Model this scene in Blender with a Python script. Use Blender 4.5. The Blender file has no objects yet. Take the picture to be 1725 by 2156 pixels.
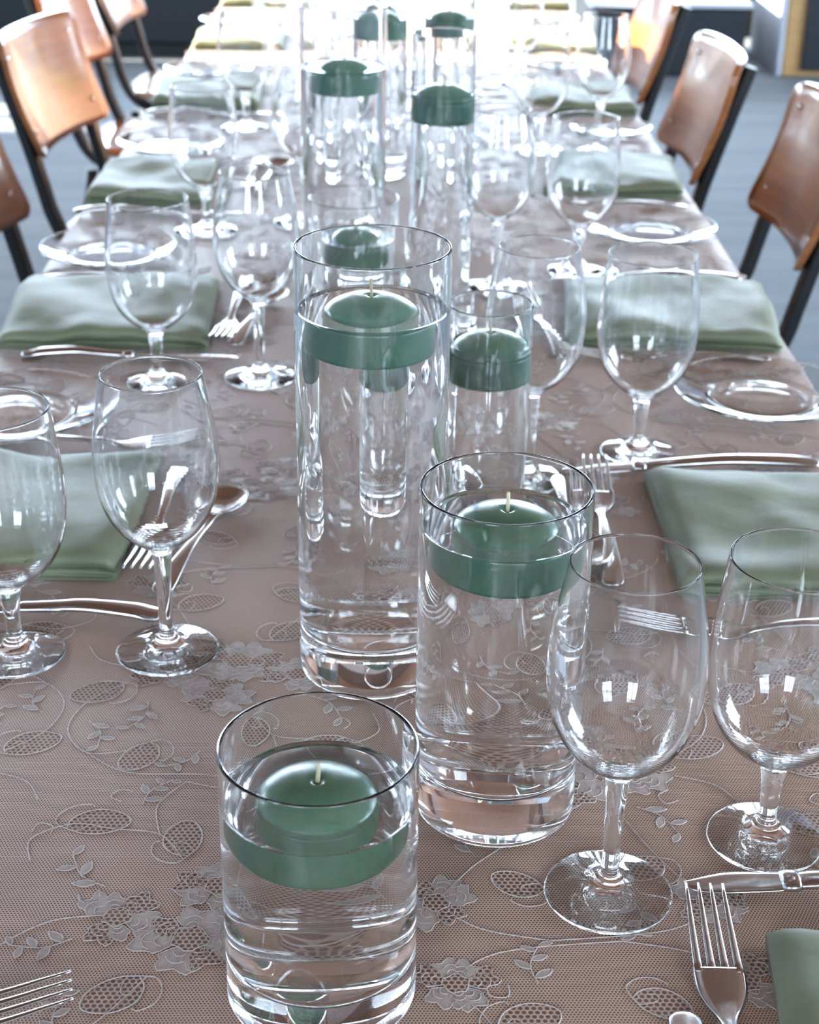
import bpy, math, random
from mathutils import Vector, Matrix, noise

C = bpy.context.scene.collection
sc = bpy.context.scene
R = math.radians
random.seed(7)

# ------------------------------------------------------------------ camera
PITCH, ROLL, FPX = R(25.944), R(0.815), 3341.0
TZ = 0.75                                   # table surface height
CAM = Vector((0, 0, TZ + 0.6098))
sp, cp = math.sin(PITCH), math.cos(PITCH)
fw = Vector((0, cp, -sp)); rt = Vector((1, 0, 0)); up = Vector((0, sp, cp))
cx_ = rt * math.cos(ROLL) + up * math.sin(ROLL)
cy_ = -rt * math.sin(ROLL) + up * math.cos(ROLL)
cd = bpy.data.cameras.new('camera')
cam = bpy.data.objects.new('camera', cd); C.objects.link(cam)
cam.matrix_world = Matrix(((cx_.x, cy_.x, -fw.x, CAM.x), (cx_.y, cy_.y, -fw.y, CAM.y),
                           (cx_.z, cy_.z, -fw.z, CAM.z), (0, 0, 0, 1)))
cd.sensor_fit = 'HORIZONTAL'; cd.sensor_width = 36.0
cd.lens = FPX * 36.0 / 1725.0
cd.clip_start = 0.02
cd.dof.use_dof = True
cd.dof.focus_distance = 0.93
cd.dof.aperture_fstop = cd.lens / 4.5       # 4.5 mm pupil
sc.camera = cam

# ------------------------------------------------------------------ world, sun, exposure
w = bpy.data.worlds.new('sky'); sc.world = w; w.use_nodes = True
bg = w.node_tree.nodes['Background']
bg.inputs['Color'].default_value = (0.66, 0.82, 1.0, 1)
bg.inputs['Strength'].default_value = 13.0
sd = bpy.data.lights.new('sun', 'SUN'); sun = bpy.data.objects.new('sun', sd); C.objects.link(sun)
sd.energy = 22.0; sd.angle = R(0.6); sd.color = (1.0, 0.88, 0.70)
sun.rotation_euler = Vector((0.894, -0.03, -0.40)).to_track_quat('-Z', 'Y').to_euler()
sun.location = (-6, 8, 4)
sc.view_settings.view_transform = 'Standard'
sc.view_settings.look = 'None'
sc.view_settings.gamma = 1.0
sc.view_settings.use_curve_mapping = False
sc.view_settings.exposure = 1.05
cy = sc.cycles
cy.max_bounces = 44; cy.transmission_bounces = 42; cy.glossy_bounces = 8; cy.diffuse_bounces = 4
cy.transparent_max_bounces = 16
cy.caustics_refractive = True; cy.caustics_reflective = True; cy.blur_glossy = 1.0
cy.sample_clamp_indirect = 14.0; cy.sample_clamp_direct = 0
cy.use_denoising = True

# ------------------------------------------------------------------ materials
def srgb(r, g, b):
    f = lambda c: (c / 12.92 if c <= 0.04045 else ((c + 0.055) / 1.055) ** 2.4)
    return (f(r / 255), f(g / 255), f(b / 255), 1)

def mat(name, col, rough=0.5, metal=0.0, **kw):
    m = bpy.data.materials.new(name); m.use_nodes = True
    b = m.node_tree.nodes['Principled BSDF']
    b.inputs['Base Color'].default_value = col
    b.inputs['Roughness'].default_value = rough
    b.inputs['Metallic'].default_value = metal
    for k, v in kw.items():
        b.inputs[k.replace('_', ' ')].default_value = v
    return m

class N:
    """tiny node helper"""
    def __init__(s, m):
        s.m = m; s.t = m.node_tree; s.n = s.t.nodes; s.l = s.t.links; s.b = s.n.get('Principled BSDF')
    def new(s, t, **kw):
        o = s.n.new(t)
        for k, v in kw.items(): setattr(o, k, v)
        return o
    def math(s, op, a, b=None):
        o = s.new('ShaderNodeMath', operation=op)
        for i, v in enumerate((a, b)):
            if v is None: continue
            if isinstance(v, (int, float)): o.inputs[i].default_value = v
            else: s.l.new(v, o.inputs[i])
        return o.outputs[0]
    def vec(s, op, a, b=None):
        o = s.new('ShaderNodeVectorMath', operation=op)
        for i, v in enumerate((a, b)):
            if v is None: continue
            if isinstance(v, (tuple, list)): o.inputs[i].default_value = v
            else: s.l.new(v, o.inputs[i])
        return o.outputs['Value'] if op == 'LENGTH' else o.outputs[0]
    def obj(s): return s.new('ShaderNodeTexCoord').outputs['Object']
    def scale(s, v, sc3):
        o = s.new('ShaderNodeMapping'); o.inputs['Scale'].default_value = sc3; s.l.new(v, o.inputs[0]); return o.outputs[0]
    def noise(s, v, scale, detail=3, rough=0.5):
        o = s.new('ShaderNodeTexNoise'); o.inputs['Scale'].default_value = scale
        o.inputs['Detail'].default_value = detail; o.inputs['Roughness'].default_value = rough
        s.l.new(v, o.inputs['Vector']); return o.outputs['Fac']
    def ramp(s, f, stops, interp='LINEAR'):
        o = s.new('ShaderNodeValToRGB'); o.color_ramp.interpolation = interp
        e = o.color_ramp.elements
        while len(e) < len(stops): e.new(0.5)
        for i, (p, c) in enumerate(stops): e[i].position = p; e[i].color = c
        s.l.new(f, o.inputs[0]); return o.outputs[0]
    def mix(s, f, a, b, blend='MIX'):
        o = s.new('ShaderNodeMix', data_type='RGBA', blend_type=blend)
        for i, v in ((0, f), (6, a), (7, b)):
            if isinstance(v, (int, float)): o.inputs[i].default_value = v
            elif isinstance(v, (tuple, list)): o.inputs[i].default_value = v
            else: s.l.new(v, o.inputs[i])
        return o.outputs[2]
    def bump(s, h, strength=0.3, dist=0.001, nrm=None):
        o = s.new('ShaderNodeBump'); o.inputs['Strength'].default_value = strength; o.inputs['Distance'].default_value = dist
        s.l.new(h, o.inputs['Height'])
        if nrm is not None: s.l.new(nrm, o.inputs['Normal'])
        return o.outputs[0]
    def set(s, k, v): s.l.new(v, s.b.inputs[k])

def glass_mat(name, ior, col=(1, 1, 1, 1), rough=0.0):
    m = bpy.data.materials.new(name); m.use_nodes = True
    t = m.node_tree; t.nodes.remove(t.nodes['Principled BSDF'])
    g = t.nodes.new('ShaderNodeBsdfGlass'); g.inputs['IOR'].default_value = ior
    g.inputs['Color'].default_value = col; g.inputs['Roughness'].default_value = rough
    t.links.new(g.outputs[0], t.nodes['Material Output'].inputs[0]); return m

M_GLASS = glass_mat('clear_glass', 1.50, (0.997, 0.999, 0.998, 1))
M_WATER = glass_mat('water', 1.333, (1, 1, 1, 1))

def pane_mat():
    m = bpy.data.materials.new('window_glass'); m.use_nodes = True
    t = m.node_tree; t.nodes.remove(t.nodes['Principled BSDF'])
    a = t.nodes.new('ShaderNodeBsdfTransparent'); b = t.nodes.new('ShaderNodeBsdfGlossy'); b.inputs['Roughness'].default_value = 0.02
    x = t.nodes.new('ShaderNodeMixShader'); x.inputs[0].default_value = 0.07
    t.links.new(a.outputs[0], x.inputs[1]); t.links.new(b.outputs[0], x.inputs[2])
    t.links.new(x.outputs[0], t.nodes['Material Output'].inputs[0]); return m
M_PANE = pane_mat()

# candle wax: sage green
M_WAX = mat('green_wax', srgb(80, 124, 98), 0.32, Subsurface_Weight=0.08, Subsurface_Scale=0.004, Coat_Weight=0.35, Coat_Roughness=0.22)
n = N(M_WAX); v = n.obj()
f = n.noise(v, 60, 4)
n.set('Base Color', n.ramp(f, [(0.3, srgb(82, 126, 99)), (0.7, srgb(98, 141, 113))]))
n.set('Normal', n.bump(n.noise(v, 220, 3), 0.12, 0.0008))
M_WICK = mat('cotton_wick', srgb(226, 214, 180), 0.9)

# cutlery
M_STEEL = mat('polished_steel', (0.60, 0.575, 0.56, 1), 0.20, 1.0)

# sage satin napkins
M_NAP = mat('sage_cloth', srgb(150, 166, 142), 0.55, Sheen_Weight=0.25, Sheen_Roughness=0.4)
n = N(M_NAP); v = n.obj()
wv = n.new('ShaderNodeTexWave'); wv.inputs['Scale'].default_value = 900; wv.inputs['Distortion'].default_value = 1.5
n.l.new(v, wv.inputs['Vector'])
n.set('Base Color', n.ramp(n.noise(v, 25, 4), [(0.3, srgb(114, 121, 92)), (0.7, srgb(130, 136, 106))]))
n.set('Normal', n.bump(n.noise(n.scale(v, (1, 1, 1)), 30, 3), 0.25, 0.004, n.bump(wv.outputs['Fac'], 0.12, 0.0003)))

# lace net over brown cloth : staggered holes
LACE_THREAD = srgb(176, 158, 152)
CLOTH_BROWN = srgb(126, 80, 58)
def net(n, v, pitch):
    s3 = (pitch, pitch * 1.732, 1.0)
    def cell(off):
        q = n.vec('ADD', n.vec('DIVIDE', v, s3), off)
        q = n.vec('SUBTRACT', n.vec('FRACTION', q), (0.5, 0.5, 0))
        q = n.vec('MULTIPLY', n.vec('MULTIPLY', q, s3), (1, 1, 0))
        return n.vec('LENGTH', q)
    d = n.math('MINIMUM', cell((0, 0, 0)), cell((0.5, 0.5, 0)))
    return n.math('DIVIDE', d, pitch)
M_LACE = mat('lace_net', LACE_THREAD, 0.5, Sheen_Weight=0.7, Sheen_Roughness=0.3, Specular_IOR_Level=0.9, Coat_Weight=0.25, Coat_Roughness=0.34)
n = N(M_LACE); v = n.obj()
wob = n.new('ShaderNodeTexNoise'); wob.inputs['Scale'].default_value = 9; n.l.new(v, wob.inputs['Vector'])
vv = n.vec('ADD', v, n.vec('MULTIPLY', n.vec('SUBTRACT', wob.outputs['Color'], (0.5, 0.5, 0.5)), (0.006, 0.006, 0)))
d = net(n, vv, 0.0020)
hole = n.ramp(d, [(0.33, (0, 0, 0, 1)), (0.43, (1, 1, 1, 1))])
thr = n.ramp(n.noise(v, 7, 4), [(0.3, srgb(204, 174, 150)), (0.7, srgb(216, 192, 172))])
n.set('Base Color', n.mix(hole, CLOTH_BROWN, thr))
n.set('Roughness', n.ramp(hole, [(0, (0.8, 0.8, 0.8, 1)), (1, (0.38, 0.38, 0.38, 1))]))
n.set('Normal', n.bump(hole, 0.35, 0.0004, n.bump(n.noise(v, 12, 2), 0.12, 0.01)))
M_OPEN = mat('lace_open_net', LACE_THREAD, 0.5)
n = N(M_OPEN); v = n.obj()
d = net(n, v, 0.0036)
hole = n.ramp(d, [(0.33, (0, 0, 0, 1)), (0.40, (1, 1, 1, 1))])
n.set('Base Color', n.mix(hole, srgb(122, 78, 60), srgb(186, 166, 150)))
n.set('Normal', n.bump(hole, 0.4, 0.0005))
M_PETAL = mat('lace_petal', srgb(196, 184, 180), 0.42, Sheen_Weight=0.3)
n = N(M_PETAL); v = n.obj()
wv = n.new('ShaderNodeTexWave'); wv.inputs['Scale'].default_value = 420; wv.inputs['Distortion'].default_value = 2
n.l.new(v, wv.inputs['Vector'])
n.set('Base Color', n.ramp(n.noise(v, 160, 3), [(0.25, srgb(164, 142, 128)), (0.8, srgb(192, 172, 158))]))
n.set('Normal', n.bump(wv.outputs['Fac'], 0.35, 0.0004))
M_CORD = mat('lace_cord', srgb(206, 192, 184), 0.4, Sheen_Weight=0.3)
M_SKIRT = M_LACE

# wood, metal, room
def wood(name, a, b, rough=0.3, coat=0.6, stretch=(3, 40, 3)):
    m = mat(name, b, rough, Coat_Weight=coat, Coat_Roughness=0.12)
    n = N(m); v = n.scale(n.obj(), stretch)
    g = n.noise(v, 1.6, 6, 0.6)
    n.set('Base Color', n.ramp(g, [(0.25, a), (0.75, b)]))
    n.set('Normal', n.bump(g, 0.06, 0.001)); return m
M_PLY = wood('bent_plywood', srgb(138, 78, 32), srgb(176, 110, 52), 0.3, 0.8, (4, 4, 40))
M_PLY2 = wood('worn_plywood', srgb(160, 128, 104), srgb(188, 158, 134), 0.35, 0.6, (4, 4, 40))
M_BLOND = wood('blond_wood', srgb(176, 134, 80), srgb(205, 165, 108), 0.45, 0.2, (5, 5, 60))
M_TABLE = wood('table_board', srgb(110, 74, 50), srgb(140, 98, 66), 0.5, 0.1, (2, 30, 2))
M_BLACK = mat('black_steel', srgb(22, 24, 27), 0.42, 0.0)
M_BVINYL = mat('black_vinyl', srgb(26, 31, 38), 0.45)
n = N(M_BVINYL); n.set('Normal', n.bump(n.noise(n.obj(), 120, 3), 0.15, 0.001))
M_WHITE = mat('white_laminate', srgb(214, 222, 232), 0.35)
M_BRASS = mat('screw_metal', (0.85, 0.80, 0.72, 1), 0.25, 1.0)
M_WALL = mat('painted_wall', srgb(196, 202, 212), 0.8)
n = N(M_WALL); n.set('Normal', n.bump(n.noise(n.obj(), 90, 3), 0.06, 0.002))
M_CEIL = mat('timber_ceiling', srgb(122, 80, 54), 0.6)
M_BEAM = mat('dark_beam', srgb(84, 54, 38), 0.6)
M_BASEB = mat('blue_baseboard', srgb(86, 118, 140), 0.6)
M_TRIM = mat('window_trim', srgb(208, 204, 196), 0.5)
M_FLOOR = mat('blue_grey_carpet', srgb(132, 144, 156), 0.85)
n = N(M_FLOOR); v = n.obj()
band = n.noise(n.scale(v, (1.2, 9, 1)), 1.0, 4, 0.6)
fine = n.noise(v, 260, 2)
col = n.ramp(band, [(0.3, srgb(104, 114, 122)), (0.7, srgb(130, 139, 145))])
n.set('Base Color', n.mix(0.25, col, n.ramp(fine, [(0.35, srgb(90, 100, 108)), (0.65, srgb(150, 158, 164))])))
n.set('Normal', n.bump(fine, 0.3, 0.003))

# ------------------------------------------------------------------ mesh builder
class MB:
    def __init__(s): s.v = []; s.f = []; s.mi = []; s.sm = []
    def face(s, ids, mi=0, sm=True): s.f.append(tuple(ids)); s.mi.append(mi); s.sm.append(sm)
    def box(s, x0, y0, z0, x1, y1, z1, mi=0, bev=0.0):
        if bev <= 0:
            b = len(s.v)
            s.v += [(x, y, z) for z in (z0, z1) for y in (y0, y1) for x in (x0, x1)]
            for q in ((0, 2, 3, 1), (4, 5, 7, 6), (0, 1, 5, 4), (2, 6, 7, 3), (0, 4, 6, 2), (1, 3, 7, 5)):
                s.face([b + i for i in q], mi, False)
            return
        # bevelled box : rounded-rectangle rings
        rings = [(z0, bev), (z0 + bev, 0), (z1 - bev, 0), (z1, bev)]
        idx = []
        for z, ins in rings:
            b = len(s.v); ring = []
            a0, a1, c0, c1 = x0 + ins, x1 - ins, y0 + ins, y1 - ins
            k = bev
            pts = [(a0 + k, c0), (a1 - k, c0), (a1, c0 + k), (a1, c1 - k), (a1 - k, c1), (a0 + k, c1), (a0, c1 - k), (a0, c0 + k)]
            s.v += [(x, y, z) for x, y in pts]; idx.append(list(range(b, b + 8)))
        for r0, r1 in zip(idx, idx[1:]):
            for i in range(8): s.face([r0[i], r0[(i + 1) % 8], r1[(i + 1) % 8], r1[i]], mi, False)
        s.face(idx[0][::-1], mi, False); s.face(idx[-1], mi, False)
    def lathe(s, prof, seg=64, mi=0, o=(0, 0, 0)):
        # support rings beside every bend, so that smooth shading does not bulge the long straight runs
        P = [prof[0]]
        dirs = [math.atan2(b[1] - a[1], b[0] - a[0]) for a, b in zip(prof, prof[1:])]
        bend = lambda i: 0 <= i < len(dirs) - 1 and abs((dirs[i + 1] - dirs[i] + math.pi) % (2 * math.pi) - math.pi) > 0.03
        for i, (a, b) in enumerate(zip(prof, prof[1:])):
            L = math.hypot(b[0] - a[0], b[1] - a[1])
            if L > .0018:
                u = .00035 / L
                if bend(i - 1): P.append((a[0] + (b[0] - a[0]) * u, a[1] + (b[1] - a[1]) * u))
                if bend(i): P.append((b[0] - (b[0] - a[0]) * u, b[1] - (b[1] - a[1]) * u))
            P.append(b)
        prof = P
        rings = []
        for r, z in prof:
            b = len(s.v)
            if r < 1e-6:
                s.v.append((o[0], o[1], o[2] + z)); rings.append([b])
            else:
                s.v += [(o[0] + r * math.cos(2 * math.pi * i / seg), o[1] + r * math.sin(2 * math.pi * i / seg), o[2] + z) for i in range(seg)]
                rings.append(list(range(b, b + seg)))
        for a, b in zip(rings, rings[1:]):
            for i in range(seg):
                j = (i + 1) % seg
                if len(a) == 1 and len(b) == 1: continue
                if len(a) == 1: s.face([a[0], b[j], b[i]], mi)
                elif len(b) == 1: s.face([a[i], a[j], b[0]], mi)
                else: s.face([a[i], a[j], b[j], b[i]], mi)
    def loft(s, rings, mi=0, caps=True, sm=True):
        ids = []
        for r in rings:
            b = len(s.v); s.v += [tuple(p) for p in r]; ids.append(list(range(b, b + len(r))))
        k = len(ids[0])
        for a, b in zip(ids, ids[1:]):
            for i in range(k):
                j = (i + 1) % k
                s.face([a[i], a[j], b[j], b[i]], mi, sm)
        if caps: s.face(ids[0][::-1], mi, sm); s.face(ids[-1], mi, sm)
    def sweep(s, st, nseg=10, mi=0, power=1.0):
        """st = (x, y, z, width, thick) stations going along +x ; elliptical section in y,z"""
        rings = []
        for x, y, z, wd, th in st:
            r = []
            for i in range(nseg):
                a = 2 * math.pi * i / nseg
                ca, sa = math.cos(a), math.sin(a)
                r.append((x, y + wd / 2 * math.copysign(abs(ca) ** power, ca), z + th / 2 * math.copysign(abs(sa) ** power, sa)))
            rings.append(r)
        s.loft(rings, mi)
    def tube(s, path, wx, wy, nseg=8, mi=0, ref=(0, 1, 0), square=False):
        P = [Vector(p) for p in path]; rings = []
        ref = Vector(ref)
        for i, p in enumerate(P):
            t = (P[min(i + 1, len(P) - 1)] - P[max(i - 1, 0)]).normalized()
            a = ref - t * ref.dot(t); a.normalize(); b = t.cross(a)
            r = []
            if square:
                for u, q in ((1, .7), (.7, 1), (-.7, 1), (-1, .7), (-1, -.7), (-.7, -1), (.7, -1), (1, -.7)):
                    r.append(p + a * (wx / 2 * u) + b * (wy / 2 * q))
            else:
                for k in range(nseg):
                    an = 2 * math.pi * k / nseg
                    r.append(p + a * (wx / 2 * math.cos(an)) + b * (wy / 2 * math.sin(an)))
            rings.append(r)
        s.loft(rings, mi, True, not square)
    def mesh(s, name, mats):
        me = bpy.data.meshes.new(name); me.from_pydata(s.v, [], s.f)
        for m in (mats if isinstance(mats, (list, tuple)) else [mats]): me.materials.append(m)
        me.polygons.foreach_set('material_index', s.mi)
        me.polygons.foreach_set('use_smooth', s.sm)
        me.update(); return me
    def build(s, name, mats, parent=None):
        o = bpy.data.objects.new(name, s.mesh(name, mats)); C.objects.link(o)
        if parent is not None: o.parent = parent
        return o

def spline(pts, sub=6):
    """Catmull-Rom through profile points"""
    out = []
    P = [pts[0]] + list(pts) + [pts[-1]]
    for i in range(1, len(P) - 2):
        p0, p1, p2, p3 = P[i - 1], P[i], P[i + 1], P[i + 2]
        for k in range(sub):
            t = k / sub
            out.append(tuple(0.5 * ((2 * b) + (-a + c) * t + (2 * a - 5 * b + 4 * c - d) * t * t + (-a + 3 * b - 3 * c + d) * t ** 3)
                             for a, b, c, d in zip(p0, p1, p2, p3)))
    out.append(tuple(pts[-1])); return out

def tag(o, label, cat, group=None, kind=None):
    if label: o['label'] = label
    if cat: o['category'] = cat
    if group: o['group'] = group
    if kind: o['kind'] = kind
    return o
def empty(name, loc=(0, 0, 0), rz=0):
    o = bpy.data.objects.new(name, None); C.objects.link(o); o.location = loc; o.rotation_euler = (0, 0, rz)
    o.empty_display_size = 0.05; return o
def children_of(o): return [c for c in o.children]
def copy_tree(o, parent=None):
    c = o.copy(); C.objects.link(c)
    if parent is not None: c.parent = parent
    for ch in list(o.children): copy_tree(ch, c)
    return c
class Kit:
    """first use takes the prototype itself, later uses copy it"""
    def __init__(s, proto): s.p = proto; s.used = False
    def place(s, loc, rz, label, cat, group):
        o = s.p if not s.used else copy_tree(s.p)
        s.used = True
        o.location = loc; o.rotation_euler = (0, 0, rz)
        return tag(o, label, cat, group)

# ------------------------------------------------------------------ room shell
X0, X1, Y0, Y1, ZC = -4.0, 4.6, -4.0, 10.6, 3.6
def structure(o): o['kind'] = 'structure'; return o
b = MB(); b.box(X0 - .3, Y0 - .3, -0.1, X1 + .3, Y1 + .3, 0.0); structure(b.build('floor', M_FLOOR))
b = MB(); b.box(X0 - .3, Y0 - .3, ZC, X1 + .3, Y1 + .3, ZC + .12); structure(b.build('ceiling', M_CEIL))

b = MB()
for i, yb in enumerate((-2.6, -0.6, 1.4, 3.4, 5.4, 7.4, 9.4)):
    b = MB(); b.box(X0, yb - .09, ZC - .22, X1, yb + .09, ZC - .002); structure(b.build('trim_%d' % (i + 1), M_BEAM))
WIN = {}      # wall -> openings (a0, a1, z0, z1) along the wall
WIN['left'] = [(3.45, 5.45, 2.1, 2.9), (6.1, 6.7, 0.9, 1.7), (7.6, 10.0, 0.9, 3.0)]
WIN['right'] = [(0.6, 2.6, 1.0, 3.0), (3.6, 5.6, 1.0, 3.0)]
WIN['front'] = [(-2.6, -1.0, 1.3, 3.2), (1.2, 2.8, 1.3, 3.2)]
WIN['back'] = [(-3.8, -1.6, 0.85, 3.1), (-1.3, 0.9, 0.85, 3.1), (1.2, 3.4, 0.85, 3.1)]
T = 0.2
def wall(side):
    b = MB()
    ops = sorted(WIN.get(side, []))
    lo, hi = (Y0, Y1) if side in ('left', 'right') else (X0 - T, X1 + T)
    def seg(a0, a1, z0, z1):
        if a1 - a0 < 1e-4 or z1 - z0 < 1e-4: return
        if side == 'left': b.box(X0 - T, a0, z0, X0, a1, z1)
        elif side == 'right': b.box(X1, a0, z0, X1 + T, a1, z1)
        elif side == 'back': b.box(a0, Y1, z0, a1, Y1 + T, z1)
        else: b.box(a0, Y0 - T, z0, a1, Y0, z1)
    p = lo
    for a0, a1, z0, z1 in ops:
        seg(p, a0, 0, ZC); seg(a0, a1, 0, z0); seg(a0, a1, z1, ZC); p = a1
    seg(p, hi, 0, ZC)
    structure(b.build('wall_' + side, M_WALL))
    # baseboard
    b2 = MB()
    if side == 'left': b2.box(X0, Y0, 0, X0 + .015, Y1, .14)
    elif side == 'right': b2.box(X1 - .015, Y0, 0, X1, Y1, .14)
    elif side == 'back': b2.box(X0 + .015, Y1 - .015, 0, X1 - .015, Y1, .14)
    else: b2.box(X0 + .015, Y0, 0, X1 - .015, Y0 + .015, .14)
    structure(b2.build('baseboard_' + side, M_BASEB))
for s_ in ('left', 'right', 'back', 'front'): wall(s_)
wn = 0
for side in ('left', 'right', 'back', 'front'):
    for a0, a1, z0, z1 in WIN[side]:
        wn += 1
        if side == 'left': P = lambda a, dpt, z: (X0 - 0.12 + dpt, a, z)
        elif side == 'right': P = lambda a, dpt, z: (X1 + 0.12 - dpt, a, z)
        elif side == 'back': P = lambda a, dpt, z: (a, Y1 + 0.12 - dpt, z)
        else: P = lambda a, dpt, z: (a, Y0 - 0.12 + dpt, z)
        def bar(mb, a_0, a_1, q0, q1, dp=0.03):
            c0, c1 = P(a_0, -dp, q0), P(a_1, dp, q1)
            mb.box(min(c0[0], c1[0]), min(c0[1], c1[1]), q0, max(c0[0], c1[0]), max(c0[1], c1[1]), q1)
        root = empty('window_%d' % wn, P((a0 + a1) / 2, 0, z0)); structure(root)
        def child(o):
            o.parent = root; o.matrix_parent_inverse = Matrix.Translation(-Vector(root.location)); return o
        m_ = MB(); fwid = 0.05
        bar(m_, a0, a1, z0, z0 + fwid); bar(m_, a0, a1, z1 - fwid, z1)
        bar(m_, a0, a0 + fwid, z0 + fwid, z1 - fwid); bar(m_, a1 - fwid, a1, z0 + fwid, z1 - fwid)
        child(m_.build('window_frame', M_TRIM))
        mid = (a0 + a1) / 2; zm = z0 + (z1 - z0) * 0.52
        m_ = MB(); bar(m_, mid - .03, mid + .03, z0 + fwid, z1 - fwid, .025); child(m_.build('mullion', M_TRIM))
        m_ = MB(); bar(m_, a0 + fwid, mid - .03, zm - .025, zm + .025, .02); bar(m_, mid + .03, a1 - fwid, zm - .025, zm + .025, .02)
        child(m_.build('muntin', M_TRIM))
        for (p0, p1) in ((a0 + fwid, mid - .03), (mid + .03, a1 - fwid)):
            for (q0, q1) in ((z0 + fwid, zm - .025), (zm + .025, z1 - fwid)):
                m_ = MB(); bar(m_, p0, p1, q0, q1, .002); child(m_.build('pane', M_PANE))
        ld = bpy.data.lights.new('window_portal', 'AREA'); ld.shape = 'RECTANGLE'
        ld.cycles.is_portal = True
        ld.size = a1 - a0; ld.size_y = z1 - z0
        lo_ = bpy.data.objects.new('window_portal', ld); C.objects.link(lo_)
        lo_.location = P((a0 + a1) / 2, -0.06, (z0 + z1) / 2)
        dirn = {'left': (1, 0, 0), 'right': (-1, 0, 0), 'back': (0, -1, 0), 'front': (0, 1, 0)}[side]
        lo_.rotation_euler = Vector(dirn).to_track_quat('-Z', 'Y').to_euler()

# ------------------------------------------------------------------ far furniture
t = empty('banquette_bench', (-2.0, 7.95, 0))
tag(t, 'long low black upholstered bench far behind the left chairs', 'bench')
b = MB(); b.box(-1.5, -.33, .06, 1.18, .45, .42, 0, .02); b.build('seat_box', M_BVINYL, t)
b = MB(); b.box(-1.5, .25, .425, 1.18, .47, .95, 0, .03); b.build('backrest', M_BVINYL, t)
b = MB(); b.box(-1.46, -.28, 0, 1.14, .42, .055); b.build('plinth', M_BLACK, t)

t = empty('low_platform', (1.12, 7.75, 0))
tag(t, 'low black box with a pale grey top, far behind the right-hand chairs', 'platform')
b = MB(); b.box(-.34, -.40, 0, .36, .42, .30, 0, .01); b.build('body', M_BVINYL, t)
b = MB(); b.box(-.05, -.42, .302, .38, .44, .325, 0, .006); b.build('top_board', M_WHITE, t)

t = empty('dark_crate', (1.62, 8.75, 0))
tag(t, 'dark box against the far wall, beyond the pale-topped black platform', 'box')
b = MB(); b.box(-.30, -.3, 0, .12, .3, .55, 0, .012); b.build('body', M_BVINYL, t)
b = MB(); b.box(-.31, -.31, .552, .13, .31, .58, 0, .006); b.build('lid', M_BLACK, t)

t = empty('wood_cabinet', (2.12, 7.7, 0))
tag(t, 'blond wood cabinet with a black front panel, at the far right', 'cabinet')
b = MB(); b.box(-.45, -.30, 0, .5, .35, 1.05, 0, .006); b.build('carcass', M_BLOND, t)
b = MB(); b.box(-.37, -.325, .03, .46, -.302, .36, 0, .004); b.build('front_panel', M_BVINYL, t)
b = MB(); b.box(-.47, -.34, 1.052, .52, .37, 1.085, 0, .006); b.build('top_board', M_BLOND, t)
b = MB(); b.box(-.475, -.30, .0, -.452, .35, 1.04, 0, .004); b.build('side_panel', M_WALL, t)

# ------------------------------------------------------------------ table and cloth
YAW = R(0.763)
TL, TR, TN, TF = -0.446, 0.4487, 0.12, 5.7
table = empty('banquet_table', (0, 0, 0), YAW)
tag(table, 'long banquet table hidden beneath the brown and lace cloth', 'table')
b = MB(); b.box(TL + .006, TN + .006, .715, TR - .006, TF - .006, .7425, 0, .004); b.build('tabletop', M_TABLE, table)
for yy in (.5, 2.1, 3.5, 5.3):
    for xx in (TL + .16, TR - .16):
        b = MB(); b.tube([(xx, yy, 0), (xx, yy, .714)], .04, .04, 10, 0, (0, 1, 0)); b.build('leg', M_BLACK, table)

cloth = empty('tablecloth', (0, 0, 0), YAW)
tag(cloth, 'brown tablecloth under white floral lace, covering the long table', 'tablecloth')
b = MB()
# outline (counter-clockwise) of the drop, waving outwards towards the hem
per = []
def edge(p, q, k):
    for i in range(k):
        t_ = i / k; per.append((p[0] + (q[0] - p[0]) * t_, p[1] + (q[1] - p[1]) * t_))
edge((TL, TN), (TR, TN), 24); edge((TR, TN), (TR, TF), 150); edge((TR, TF), (TL, TF), 24); edge((TL, TF), (TL, TN), 150)
rows = [(TZ, -0.006), (TZ - .0015, -.002), (TZ - .006, .0), (TZ - .03, .003), (TZ - .09, .006), (TZ - .16, .010), (TZ - .225, .015)]
ids = []
cxm, cym = (TL + TR) / 2, (TN + TF) / 2
for k, (z, out) in enumerate(rows):
    base = len(b.v); acc = 0
    for i, (x, y) in enumerate(per):
        nx = -1 if abs(x - TL) < 1e-6 else (1 if abs(x - TR) < 1e-6 else 0)
        ny = -1 if abs(y - TN) < 1e-6 else (1 if abs(y - TF) < 1e-6 else 0)
        s_along = y if nx else x
        wave = 0.5 + 0.5 * math.sin(s_along * 31 + 1.7 * math.sin(s_along * 7.3))
        o_ = out + max(0, k - 2) / 4 * 0.016 * wave
        b.v.append((x + nx * o_, y + ny * o_, z))
    ids.append(list(range(base, base + len(per))))
np_ = len(per)
for r0, r1 in zip(ids, ids[1:]):
    for i in range(np_):
        j = (i + 1) % np_; b.face([r0[j], r0[i], r1[i], r1[j]], 0, True)
b.face(ids[0], 0, True)
top_cloth = b.build('cloth_sheet', M_LACE, cloth)

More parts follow.
